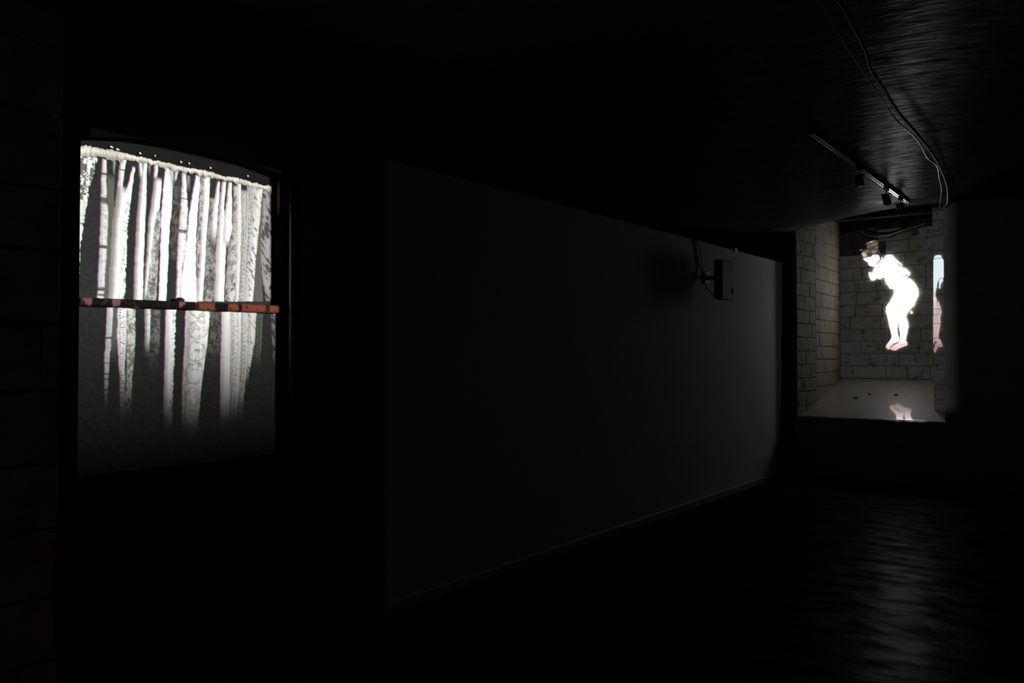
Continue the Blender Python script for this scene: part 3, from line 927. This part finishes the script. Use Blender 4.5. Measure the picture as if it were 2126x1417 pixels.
def lace_picture_color(Y, H, folds, floor_tone):
    """projected lace picture put into the surface colour at points (Y, H), as linear RGB"""
    rgb = np.zeros(Y.shape + (3,))
    net = 0.8 + 0.4 * vnoise(Y / .006, H / .012, 3)
    rgb[...] = floor_tone * net[..., None] * np.array([0.97, 1.02, 1.0])
    fine = vnoise(Y / .0045, H / .0055, 5)
    medium = .6 * vnoise(Y / .008, H / .010, 6) + .4 * fine
    big = vnoise(Y / .018, H / .026, 8)
    # the picture sinks into darkness towards the hem
    hem = np.interp(H, [1.00, 1.08, 1.18, 1.30, 1.45, 1.62], [.02, .06, .19, .44, .76, 1.0])
    ease = 1 + .9 * (1 - sstep(H, 1.0, 1.7))
    for fi, (b, bl, kind, (f0, f1), L, R) in enumerate(folds):
        lh, ly = np.array(L)[::-1].T
        rh, ry = np.array(R)[::-1].T
        wob = (vnoise(H / .02, H * 0 + fi, 20) - .5) * .004
        yl = np.interp(H, lh, ly) + wob
        yr = np.interp(H, rh, ry) + wob
        if kind == 'scallop':
            yr = yr + .005 * np.abs(np.sin(H / .018 * PI)) - .002
        if kind in ('lacer', 'patch'):
            yr = yr + (vnoise(H / .010, H * 0 + fi, 21) - .5) * .008
        top, bot = max(lh[-1], rh[-1]), min(lh[0], rh[0])
        span = np.ones_like(H)
        span *= sstep(H, bot - .002 - .4 * f1, bot + max(1.3 * f1, .004)) * hem
        span *= 1 - sstep(H, top - max(f0, .004), top + .002)
        u = (Y - yl) / np.maximum(yr - yl, .004)
        tone = bl + (b - bl) * sstep(u, .1, .55)
        tone = tone * (0.84 + 0.32 * vnoise(Y / .005, H / .20, 30 + fi)) * (.94 + .12 * fine)
        soft = (.0018 + .0030 * ((fi * .618) % 1)) * ease
        k = np.ones_like(H)
        if kind == 'lace':
            k = .45 + .75 * sstep(.55 * medium + .45 * big, .34, .64)
            k = k * ring(H, u, .5, .62, .17, fi)
        elif kind == 'lacer':
            k = 1 - .55 * sstep(u, .45, .8) * sstep(medium, .50, .72)
        elif kind == 'lacel':
            arcs = sstep(np.sin((H + .05 * (u - .5) ** 2) / .019 * PI + 6 * big), .80, .98) * sstep(u, .15, .35)
            k = 1 - .34 * sstep(.6 * medium + .4 * big, .50, .68) * (1 - sstep(u, .80, .95)) - .25 * arcs * (big > .5)
            k = k * ring(H, u, .56, .40, .12, fi)
        elif kind == 'dots':
            for c, per, ph in ((.28, .0155, 0), (.66, .0140, .5), (.48, .026, .2)):
                cy = np.abs(((H / per + ph + fi * .37) % 1) - .5) * per
                cx = np.abs(u - c) * np.maximum(yr - yl, .01)
                k = k * (1 - .75 * sstep(medium, .30, .55) * sstep(-np.hypot(cx, cy * .9), -.0056, -.0020))
            k = k * (1 - .30 * sstep(fine, .62, .85))
        elif kind == 'scallop':
            k = 1 - .65 * sstep(vnoise((Y + H * .8) / .010, (H - Y * .8) / .034, 44 + fi), .66, .78)
        elif kind == 'broken':
            brk = sstep(vnoise(H / .014, H * 0 + fi * 3.1, 50), .80, .88)
            k = (1 - .8 * brk) * (1 - .25 * sstep(vnoise(Y / .02, H / .006, 51), .55, .8))
        elif kind == 'arcs':
            k = 1 - .6 * sstep(np.sin((H + .35 * (Y - .5 * (yl + yr)) ** 2 / .02) / .0075 * PI), .4, .9) * \
                np.exp(-((H - 2.135) / .016) ** 2) - .8 * np.exp(-((H - 2.075 - .3 * (Y - yl)) / .005) ** 2)
        elif kind == 'strokes':
            k = 1 - .72 * sstep(vnoise((Y * .9 + H * .55) / .012, (H * .8 - Y * .6) / .030, 61), .58, .74)
            k = k * (.8 + .4 * big)
        elif kind == 'patch':
            k = np.where(H > 2.30, .18 + .95 * sstep(medium * .5 + big * .5, .45, .60), .72 + .4 * medium)
            k = k * (1 - .8 * np.exp(-((H - 2.178) / .004) ** 2))
        tone = tone * np.clip(k, .05, 1.2)
        for c, sh in ((0, .0011), (1, -.0010), (2, .0006)):
            # the three video colours do not quite register: pink on one edge, green on the other
            Yc = Y + sh
            m_ = sstep(Yc, yl - soft * 1.3, yl + soft * 1.3) * (1 - sstep(Yc, yr - soft, yr + soft)) * span
            warm = (1.0, .955, .90)[c]
            tt = tone * (warm + (1 - warm) * np.clip(tone * 1.1, 0, 1))
            rgb[..., c] = np.where(tt > rgb[..., c], rgb[..., c] * (1 - m_) + tt * m_, rgb[..., c] * (1 - .5 * m_) + .5 * m_ * tt) \
                if kind not in ('lace', 'arcs') else rgb[..., c] * (1 - m_) + tt * m_
    return np.clip(rgb, 0.004, 0.92)


def cloth(name, parent, xs_base, y0, y1, top_fn, bot_fn, step, folds, floor_tone, relief):
    ny_ = int((y1 - y0) / step)
    Yl = np.linspace(y0, y1, ny_ + 1)
    tops, bots = top_fn(Yl), bot_fn(Yl)
    nh = int((tops.max() - bots.min()) / step)
    t = np.linspace(0, 1, nh + 1)
    Y = np.repeat(Yl[None, :], nh + 1, 0)
    H = tops[None, :] * (1 - t[:, None]) + bots[None, :] * t[:, None]
    rgb = lace_picture_color(Y, H, folds, floor_tone)
    soft = rgb.mean(-1)
    for _ in range(6):                       # broad soft folds stand a little proud
        soft = (soft + np.roll(soft, 1, 1) + np.roll(soft, -1, 1) + np.roll(soft, 1, 0) + np.roll(soft, -1, 0)) / 5
    X = xs_base + .002 + relief * soft
    V = np.stack([X, Y, H], -1).reshape(-1, 3) - np.array(world_loc(parent))
    i = np.arange(nh)[:, None] * (ny_ + 1) + np.arange(ny_)[None, :]
    F = np.stack([i, i + ny_ + 1, i + ny_ + 2, i + 1], -1).reshape(-1, 4)
    me = bpy.data.meshes.new(name)
    me.from_pydata(V.tolist(), [], F.tolist())
    at = me.attributes.new('lace_picture', 'FLOAT_COLOR', 'POINT')
    c = np.concatenate([rgb.reshape(-1, 3), np.ones((V.shape[0], 1))], 1).astype(np.float32)
    at.data.foreach_set('color', c.ravel())
    me.polygons.foreach_set('use_smooth', [True] * len(me.polygons))
    me.materials.append(M['lace'])
    o = bpy.data.objects.new(name, me)
    col.objects.link(o)
    o.parent = parent
    return o


curtain = empty('lace_curtain', (-4.18, 2.58, 0.905))
tag(curtain, 'projected white lace curtain with vertical folds filling the arched sash window', 'curtain')
hb = np.array(HEADING_BOTTOM)
ht = np.array(HEADING_TOP)
o = cloth('upper_drape', curtain, -4.24, 1.959, 3.180, lambda y: np.interp(y, hb[:, 1], hb[:, 0]) + .004,
          lambda y: y * 0 + 1.78, .0027, UPPER_FOLDS, .030, .008)
o['label'] = 'bright upper half of the projected lace curtain'
o = cloth('lower_drape', curtain, -4.19, 1.959, 3.180, lambda y: y * 0 + 1.772, lambda y: y * 0 + .906, .0027, LOWER_FOLDS, .026, .008)
o['label'] = 'lower half of the projected lace curtain fading into the dark'
# gathered heading: a knobbly band above the folds
m = MB()
ny_ = 420
cols = []
for i in range(ny_ + 1):
    y = 1.959 + (3.180 - 1.959) * i / ny_
    a = float(np.interp(y, ht[:, 1], ht[:, 0])) + .010 * (vnoise(np.array([y / .007]), np.array([.5]), 70)[0] - .45) + .008 * (vnoise(np.array([y / .03]), np.array([.5]), 75)[0] - .5)
    b = float(np.interp(y, hb[:, 1], hb[:, 0])) - .002 - .030 * max(0, vnoise(np.array([y / .014]), np.array([.5]), 71)[0] - .40)
    for k in range(6):
        s = k / 5
        z = a * (1 - s) + b * s
        bul = .0012 * math.sin(PI * s) * (.5 + vnoise(np.array([y / .010]), np.array([s * 2]), 72)[0])
        m.v.append((-4.2275 + bul, y, z))
        tone = .30 + .72 * (.55 * vnoise(np.array([y / .0065]), np.array([s * 1.1]), 73)[0] + .45 * vnoise(np.array([y / .030]), np.array([s * 2]), 76)[0] + .12)
        tone *= .55 + .45 * math.sin(PI * min(1, s * 1.2 + .08))
        tone *= .80 + .25 * vnoise(np.array([y / .08]), np.array([1.5]), 74)[0]
        cols.append((tone, tone * .955, tone * .86, 1))
for i in range(ny_):
    for k in range(5):
        m.f.append((i * 6 + k, i * 6 + k + 1, i * 6 + 7 + k, i * 6 + 6 + k))
hd = m.build('heading', M['lace'], curtain, smooth=True)
at = hd.data.attributes.new('lace_picture', 'FLOAT_COLOR', 'POINT')
at.data.foreach_set('color', np.array(cols, np.float32).ravel())
for (hz, hy, wd) in HOOKS:                  # bright hooks of the projected curtain, above the heading
    m = MB()
    m.tube([(-4.230, hy - wd / 2, hz - .001), (-4.226, hy - wd * .3, hz + .001), (-4.226, hy + wd * .2, hz), (-4.230, hy + wd / 2, hz - .004)], [.002, .006, .0045, .002], 8)
    k_ = m.build('hook', M['lace'], curtain, smooth=True)
    at = k_.data.attributes.new('lace_picture', 'FLOAT_COLOR', 'POINT')
    at.data.foreach_set('color', np.tile(np.array([.8, .8, .76, 1], np.float32), len(k_.data.vertices)))


# ------------------------------------------------------------------ projected people
def inside(X, Z, poly):
    r = np.zeros(X.shape, bool)
    p = np.array(poly)
    j = len(p) - 1
    for i in range(len(p)):
        (x1, z1), (x2, z2) = p[i], p[j]
        if z1 != z2:
            c = ((z1 > Z) != (z2 > Z)) & (X < (x2 - x1) * (Z - z1) / (z2 - z1) + x1)
            r ^= c
        j = i
    return r


def rounded(poly, n=5):
    """closed smooth curve through the traced points"""
    P = [Vector((a, b)) for a, b in poly]
    k = len(P)
    out = []
    for i in range(k):
        a, b, c, d = P[i - 1], P[i], P[(i + 1) % k], P[(i + 2) % k]
        for q in range(n):
            t = q / n
            v = 0.5 * ((2 * b) + (c - a) * t + (2 * a - 5 * b + 4 * c - d) * t * t + (3 * b - a - 3 * c + d) * t ** 3)
            out.append((v.x, v.y))
    return out


def picture(name, parent, polys, yplane, colour, cell=.0036, curved=True):
    """a patch of the video picture lying on the wall; colour(X, Z) -> linear rgb light"""
    polys = [rounded(p) if curved else p for p in polys]
    allp = np.array([q for p in polys for q in p])
    x0, z0 = allp.min(0)
    x1, z1 = allp.max(0)
    nx_, nz_ = int((x1 - x0) / cell) + 2, int((z1 - z0) / cell) + 2
    gx = x0 + np.arange(nx_) * cell
    gz = z0 + np.arange(nz_) * cell
    CX, CZ = np.meshgrid(gx[:-1] + cell / 2, gz[:-1] + cell / 2)
    ins = np.zeros(CX.shape, bool)
    for p in polys:
        ins |= inside(CX, CZ, p)
    VX, VZ = np.meshgrid(gx, gz)
    idx = np.full(VX.shape, -1)
    use = np.zeros(VX.shape, bool)
    use[:-1, :-1] |= ins
    use[1:, :-1] |= ins
    use[:-1, 1:] |= ins
    use[1:, 1:] |= ins
    idx[use] = np.arange(use.sum())
    r, c = np.nonzero(ins)
    F = np.stack([idx[r, c], idx[r, c + 1], idx[r + 1, c + 1], idx[r + 1, c]], -1)
    X, Z = VX[use], VZ[use]
    o_ = np.array(world_loc(parent)) if parent is not None else np.array([(x0 + x1) / 2, yplane, z0])
    V = np.stack([X, X * 0 + yplane, Z], -1) - o_
    me = bpy.data.meshes.new(name)
    me.from_pydata(V.tolist(), [], F.tolist())
    at = me.attributes.new('picture', 'FLOAT_COLOR', 'POINT')
    rgb = np.concatenate([colour(X, Z), np.ones((len(X), 1))], 1).astype(np.float32)
    at.data.foreach_set('color', rgb.ravel())
    me.materials.append(M['video'])
    o = bpy.data.objects.new(name, me)
    col.objects.link(o)
    if parent is not None:
        o.parent = parent
    else:
        o.location = o_.tolist()
    return o


def soft_in(X, Z, poly):
    """0..1 inside-ness of a detail polygon, slightly softened"""
    s = 0
    for dx, dz in ((0, 0), (.004, 0), (-.004, 0), (0, .004), (0, -.004)):
        s = s + inside(X + dx, Z + dz, poly)
    return (s / 5.0)[:, None]


def mixc(a, b, f):
    return a * (1 - f) + np.array(b) * f


WHITE = np.array([6.5, 6.4, 6.7])


def body_colour(X, Z):
    c = np.ones((len(X), 3)) * np.array([6.5, 5.9, 6.1])
    stops = [1.58, 1.66, 1.72, 1.78, 1.86, 1.98, 2.10, 3.2]
    cols_ = np.array([[.70, .44, .42], [1.0, .72, .70], [1.3, 1.02, 1.0], [2.0, 1.6, 1.6], [3.4, 2.9, 3.0],
                      [5.5, 4.9, 5.1], [7.0, 6.4, 6.6], [7.0, 6.4, 6.6]])
    for k in range(3):
        c[:, k] = np.interp(Z, stops, cols_[:, k])
    ff = inside(X, Z, PERSON['face'])[:, None]
    lo = sstep(Z, 2.84, 2.96)[:, None]
    c = np.where(ff, mixc(np.ones_like(c) * np.array([.98, .86, .96]), [1.35, 1.22, 1.40], 1 - lo), c)
    c = mixc(c, [.72, .36, .33], soft_in(X, Z, PERSON['neck_shade']) * (X > -2.80)[:, None])
    # ear, and the shade beside the nose
    for (ex, ez, er, cc) in ((-2.806, 2.936, .012, (.62, .42, .60)), (-2.893, 2.858, .014, (.55, .55, .75))):
        c = mixc(c, cc, (1 - sstep(np.hypot(X - ex, Z - ez), er * .2, er))[:, None] * .8)
    ft = ((Z < 1.70) * sstep(vnoise(X / .018, Z / .018, 90), .55, .8))[:, None]
    c = mixc(c, [.50, .20, .24], soft_in(X, Z, PERSON['thigh_gap']))
    return mixc(c, [.48, .24, .23], ft * .5)


def hair_colour(X, Z):
    s = vnoise((X * .6 + Z * .4) / .050, (Z - X * .45) / .016, 91)
    s2 = vnoise(X / .06, Z / .05, 92)
    v = .062 + .36 * sstep(s, .42, .95) * (.25 + s2)
    v = v + .16 * sstep(s, .3, .7) * np.exp(-((X + 2.87) / .06) ** 2 - ((Z - 3.00) / .035) ** 2)
    c = v[:, None] * np.array([1.06, .90, .68])
    bw = 0
    for k in range(8):
        bw = bw + inside(X + .012 * math.cos(k * PI / 4), Z + .012 * math.sin(k * PI / 4), PERSON['brow']) / 8
    c = mixc(c, [.80, .55, .42], bw[:, None] * .9)
    back = (X > -2.79)[:, None]
    return np.where(back, c * .45 + np.array([.016, .014, .013]), c)


def shirt_colour(X, Z):
    c = np.ones((len(X), 3)) * WHITE
    c = mixc(c, [.30, .27, .38], soft_in(X, Z, PERSON['collar']))
    return mixc(c, [.14, .14, .20], soft_in(X, Z, PERSON['hem_shadow']))


def shorts_colour(X, Z):
    c = np.ones((len(X), 3)) * WHITE
    crease = np.exp(-(((Z - 2.42) - .3 * (X + 2.34)) / .004) ** 2) * np.exp(-((X + 2.335) / .02) ** 2)
    return mixc(c, [.62, .62, .78], np.clip(crease, 0, 1)[:, None])


YB = 12.462
person = picture('person', None, [PERSON[k] for k in ('face', 'neck_shade', 'arm', 'shirt', 'shorts', 'front_leg', 'back_leg')], YB, body_colour)
tag(person, 'projected barefoot person in white, hunched over in mid-air on stone back wall', 'person')
for nm, keys, fn, d in (('hair', ['hair'], hair_colour, .003), ('shorts', ['shorts'], shorts_colour, .003), ('shirt', ['shirt', 'collar', 'hem_shadow'], shirt_colour, .006)):
    picture(nm, person, [PERSON[k] for k in keys], YB - d, fn)
picture('tassel', person, [PERSON['tassel']], YB - .003, lambda X, Z: np.ones((len(X), 3)) * np.array([3.0, 2.9, 3.2]), cell=.003)


def b_joints(Z):
    k = np.ones_like(Z)
    for z in (2.082, 2.014, 1.905, 1.728):
        k = np.minimum(k, .25 + .75 * sstep(np.abs(Z - z), .002, .005))
    return k[:, None]


def b_top(X, Z):
    c = np.ones((len(X), 3)) * np.array([.74, .86, .93])
    c = mixc(c, [.95, .72, .72], sstep(X, -1.735, -1.70)[:, None])
    c = mixc(c, [.12, .14, .22], soft_in(X, Z, PERSON_B['belt']) * .8)
    return mixc(c, [.25, .27, .38], soft_in(X, Z, PERSON_B['fold']) * .8)


def b_skin(X, Z):
    c = np.zeros((len(X), 3))
    for k, v in enumerate(((.30, .48, .55, .60, .66), (.20, .36, .42, .48, .72), (.18, .34, .38, .46, .74))):
        c[:, k] = np.interp(Z, [1.60, 1.72, 1.9, 2.08, 2.3], v)
    c = c * (.75 + .5 * vnoise(X / .012, Z / .05, 95))[:, None]
    c = mixc(c, [.10, .06, .06], (sstep(vnoise(X / .020, Z / .03, 96), .6, .75) * (Z < 1.72))[:, None])
    c = mixc(c, [.07, .05, .06], ((X > -1.728) * .7)[:, None])
    return c * b_joints(Z)


YP = 10.985
pb = picture('person', None, [PERSON_B['top'], PERSON_B['thigh'], PERSON_B['leg']], YP, b_skin, cell=.0030)
tag(pb, 'projected standing person cut to a narrow strip on the niche pier at right', 'person')
picture('shirt', pb, [PERSON_B['top']], YP - .003, b_top, cell=.0030)

# ------------------------------------------------------------------ niche furniture
bm_ = MB()
bm_.cbox(-3.28, -1.83, 12.08, 12.24, 3.44, 3.60, .012)
o = bm_.build('timber_beam', M['dark_timber'], origin=(-2.55, 12.16, 3.44))
tag(o, 'dark rough timber beam across the top of the stone niche', 'beam')
pts = spline([(-3.28, 12.30, 3.46), (-3.10, 12.28, 3.40), (-2.958, 12.25, 3.345), (-2.86, 12.22, 3.27), (-2.673, 12.2, 3.215),
              (-2.487, 12.2, 3.228), (-2.244, 12.2, 3.285), (-2.025, 12.2, 3.315), (-1.82, 12.2, 3.33)], 6)
tag(MB().tube(pts, .022, 8).build('black_pipe', M['black_rubber'], smooth=True, origin=(-2.6, 12.2, 3.2)),
    'thick black pipe sagging under the beam above the floating person', 'pipe')
pts = spline([(-2.94, 12.18, 3.29), (-2.863, 12.16, 3.215), (-2.736, 12.155, 3.180), (-2.58, 12.15, 3.182), (-2.365, 12.14, 3.246), (-2.1, 12.14, 3.30)], 6)
tag(MB().tube(pts, .0075, 6).build('grey_cable', M['grey_cable'], smooth=True, origin=(-2.6, 12.2, 3.2)),
    'thin grey cable sagging below the black pipe in the niche', 'cable')
for (x, y, s, lb) in ((-2.835, 11.42, .030, 'black chip lying on the niche sill, nearest the front edge'),
                      (-2.714, 11.62, .020, 'small dark chip on the niche sill behind the larger chip'),
                      (-2.383, 11.62, .028, 'flat dark chip on the niche sill at the reflected feet')):
    m = MB()
    z = sill_h(y)
    ring = [(x + s * (1.0 + .3 * random.random()) * math.cos(a_), y + s * .8 * (1 + .3 * random.random()) * math.sin(a_)) for a_ in np.linspace(0, 2 * PI, 9)[:-1]]
    m.v = [(a_, b_, sill_h(b_) - .001) for a_, b_ in ring] + [(x + (a_ - x) * .6, y + (b_ - y) * .6, sill_h(b_) + .012 + .004 * random.random()) for a_, b_ in ring]
    m.f = [tuple(range(7, -1, -1)), tuple(range(8, 16))] + [(i, (i + 1) % 8, 8 + (i + 1) % 8, 8 + i) for i in range(8)]
    tag(m.build('debris_chip', M['debris'], origin=(x, y, z)), lb, 'debris', 'chips on the niche sill')

# ------------------------------------------------------------------ ceiling track with spotlights
TX, TZ = -1.925, 3.236
tr = empty('light_track', (TX, 8.3, TZ))
tag(tr, 'long metal lighting track screwed to the dark ceiling', 'track')
MB().box(TX - .018, TX + .018, 6.50, 10.06, TZ + .008, TZ + .046).build('channel', M['black_metal'], tr)
for s in (-1, 1):
    MB().cbox(TX + s * .0125 - .0055, TX + s * .0125 + .0055, 6.50, 10.06, TZ, TZ + .010, .0015).build('edge_strip', M['track_metal'], tr)
MB().cbox(TX - .02, TX + .02, 10.06, 10.09, TZ - .002, TZ + .046, .004).build('end_cap', M['black_metal'], tr)
MB().cbox(TX - .02, TX + .02, 6.47, 6.50, TZ - .002, TZ + .046, .004).build('end_cap', M['black_metal'], tr)


def spotlight(y, tilt, label, yawa):
    e = empty('spotlight', (TX, y, TZ))
    tag(e, label, 'spotlight', 'spotlights on the ceiling track')
    MB().cbox(TX - .017, TX + .017, y - .055, y + .055, TZ - .026, TZ + .006, .004).build('adapter', M['black_metal'], e)
    MB().tube([(TX, y, TZ - .024), (TX, y, TZ - .060)], .008, 8).build('stem', M['chrome'], e, smooth=True)
    MB().tube([(TX - .045, y, TZ - .062), (TX + .045, y, TZ - .062)], .007, 8).tube([(TX - .045, y, TZ - .064), (TX - .045, y, TZ - .105)], .005, 6) \
        .tube([(TX + .045, y, TZ - .064), (TX + .045, y, TZ - .105)], .005, 6).build('yoke', M['chrome'], e, smooth=True)
    d = Vector((math.sin(tilt) * math.sin(yawa), math.sin(tilt) * math.cos(yawa), -math.cos(tilt)))
    c = Vector((TX, y, TZ - .110))
    P_ = [c - d * .055, c - d * .050, c - d * .03, c + d * .05, c + d * .062]
    h_ = MB().tube(P_, [.020, .030, .037, .039, .036], 16).build('housing', M['black_metal'], e, smooth=True)
    MB().tube([c + d * .0605, c + d * .064], [.031, .031], 16).build('lens', M['black_gloss'], h_)
    return e


spotlight(7.93, .25, 'black spotlight hanging on the track, furthest from the niche', 2.2)
spotlight(9.02, .55, 'black tilted spotlight on the track with shiny bracket, the middle one', 2.6)
spotlight(9.70, .35, 'black spotlight on the track right above the niche opening', 0.4)

# ------------------------------------------------------------------ cables along the ceiling
pts = spline([(-1.02, 1.2, 3.185), (-1.06, 3.0, 3.19), (-1.19, 4.70, 3.19), (-1.242, 5.64, 3.195), (-1.275, 6.13, 3.20), (-1.272, 6.46, 3.19), (-1.268, 6.84, 3.20),
              (-1.283, 7.24, 3.205), (-1.315, 7.69, 3.20), (-1.301, 8.05, 3.195), (-1.378, 8.65, 3.205), (-1.46, 9.29, 3.215), (-1.60, 10.1, 3.225),
              (-1.668, 10.5, 3.235), (-1.712, 10.88, 3.262), (-1.745, 10.93, 3.283), (-1.790, 10.93, 3.277), (-1.806, 10.93, 3.250), (-1.790, 10.93, 3.232), (-1.765, 10.94, 3.236)], 6)
tag(MB().tube(pts, .0055, 8).build('ceiling_cable', M['grey_cable'], smooth=True, origin=(-1.3, 6, 3.2)),
    'thin shiny cable wandering along the ceiling to a loop at the niche', 'cable')
pts = spline([(-.97, 1.2, 3.165), (-1.0, 3.0, 3.175), (-1.10, 4.56, 3.185), (-1.165, 5.05, 3.19), (-1.19, 5.5, 3.195), (-1.225, 6.1, 3.195), (-1.235, 6.7, 3.20), (-1.255, 7.6, 3.20),
              (-1.33, 8.6, 3.21), (-1.42, 9.4, 3.215), (-1.56, 10.3, 3.235), (-1.60, 10.49, 3.22)], 6)
tag(MB().tube(pts, .012, 8).build('ceiling_conduit', M['black_rubber'], smooth=True, origin=(-1.2, 6, 3.2)),
    'black conduit running beside the thin cable across the ceiling', 'conduit')

# ------------------------------------------------------------------ box on the partition
bx = empty('equipment_box', (-3.36, 8.1, 2.10))
tag(bx, 'grey metal box standing off the white partition on a black bracket', 'box')
MB().cbox(-3.352, -3.276, 7.962, 8.248, 2.098, 2.495, .006).build('back_shell', M['black_metal'], bx)
MB().cbox(-3.280, -3.258, 7.958, 8.252, 2.094, 2.499, .005).build('cover', M['grey_metal'], bx)
MB().cbox(-3.262, -3.248, 8.232, 8.246, 2.165, 2.215, .004).build('latch', M['black_metal'], bx)
MB().cbox(-3.47, -3.455, 7.98, 8.12, 2.26, 2.39, .004).cbox(-3.456, -3.35, 8.02, 8.06, 2.30, 2.34, .004).build('bracket', M['black_metal'], bx)
MB().tube([(-3.31, 7.962, 2.33), (-3.31, 7.945, 2.33)], .016, 10).build('plug', M['chrome'], bx)
MB().tube([(-3.325, 7.962, 2.28), (-3.325, 7.950, 2.28)], .010, 8).build('plug', M['chrome'], bx)
MB().cbox(-3.30, -3.28, 7.965, 7.985, 2.082, 2.100, .003).build('lug', M['black_metal'], bx)
MB().cbox(-3.33, -3.31, 7.97, 7.99, 2.493, 2.505, .003).build('lug', M['black_metal'], bx)
tag(MB().tube(spline([(-3.49, 7.70, 2.685), (-3.463, 7.73, 2.68), (-3.463, 7.79, 2.60), (-3.463, 7.85, 2.45), (-3.445, 7.905, 2.37), (-3.40, 7.945, 2.33), (-3.33, 7.93, 2.33), (-3.312, 7.945, 2.33)], 6), .005, 6)
    .build('power_cable', M['black_rubber'], smooth=True, origin=(-3.46, 7.8, 2.6)),
    'black cable hanging from the partition top into the box side', 'cable')
tag(MB().tube(spline([(-3.49, 7.74, 2.685), (-3.460, 7.77, 2.68), (-3.45, 7.85, 2.58), (-3.45, 7.90, 2.40), (-3.44, 7.91, 2.30), (-3.42, 7.93, 2.22), (-3.37, 7.945, 2.15), (-3.345, 7.955, 2.13)], 6), .0045, 6)
    .build('signal_cable', M['black_rubber'], smooth=True, origin=(-3.46, 7.8, 2.6)),
    'black cable looping under the bracket to the lower corner of box', 'cable')
tag(MB().cbox(-3.50, -3.455, 8.80, 8.88, 2.690, 2.722, .005).box(-3.462, -3.456, 8.82, 8.86, 2.67, 2.70).build('cable_clip', M['white_plastic'], origin=(-3.47, 8.84, 2.69)),
    'small white plastic clip on the top edge of the partition', 'clip')
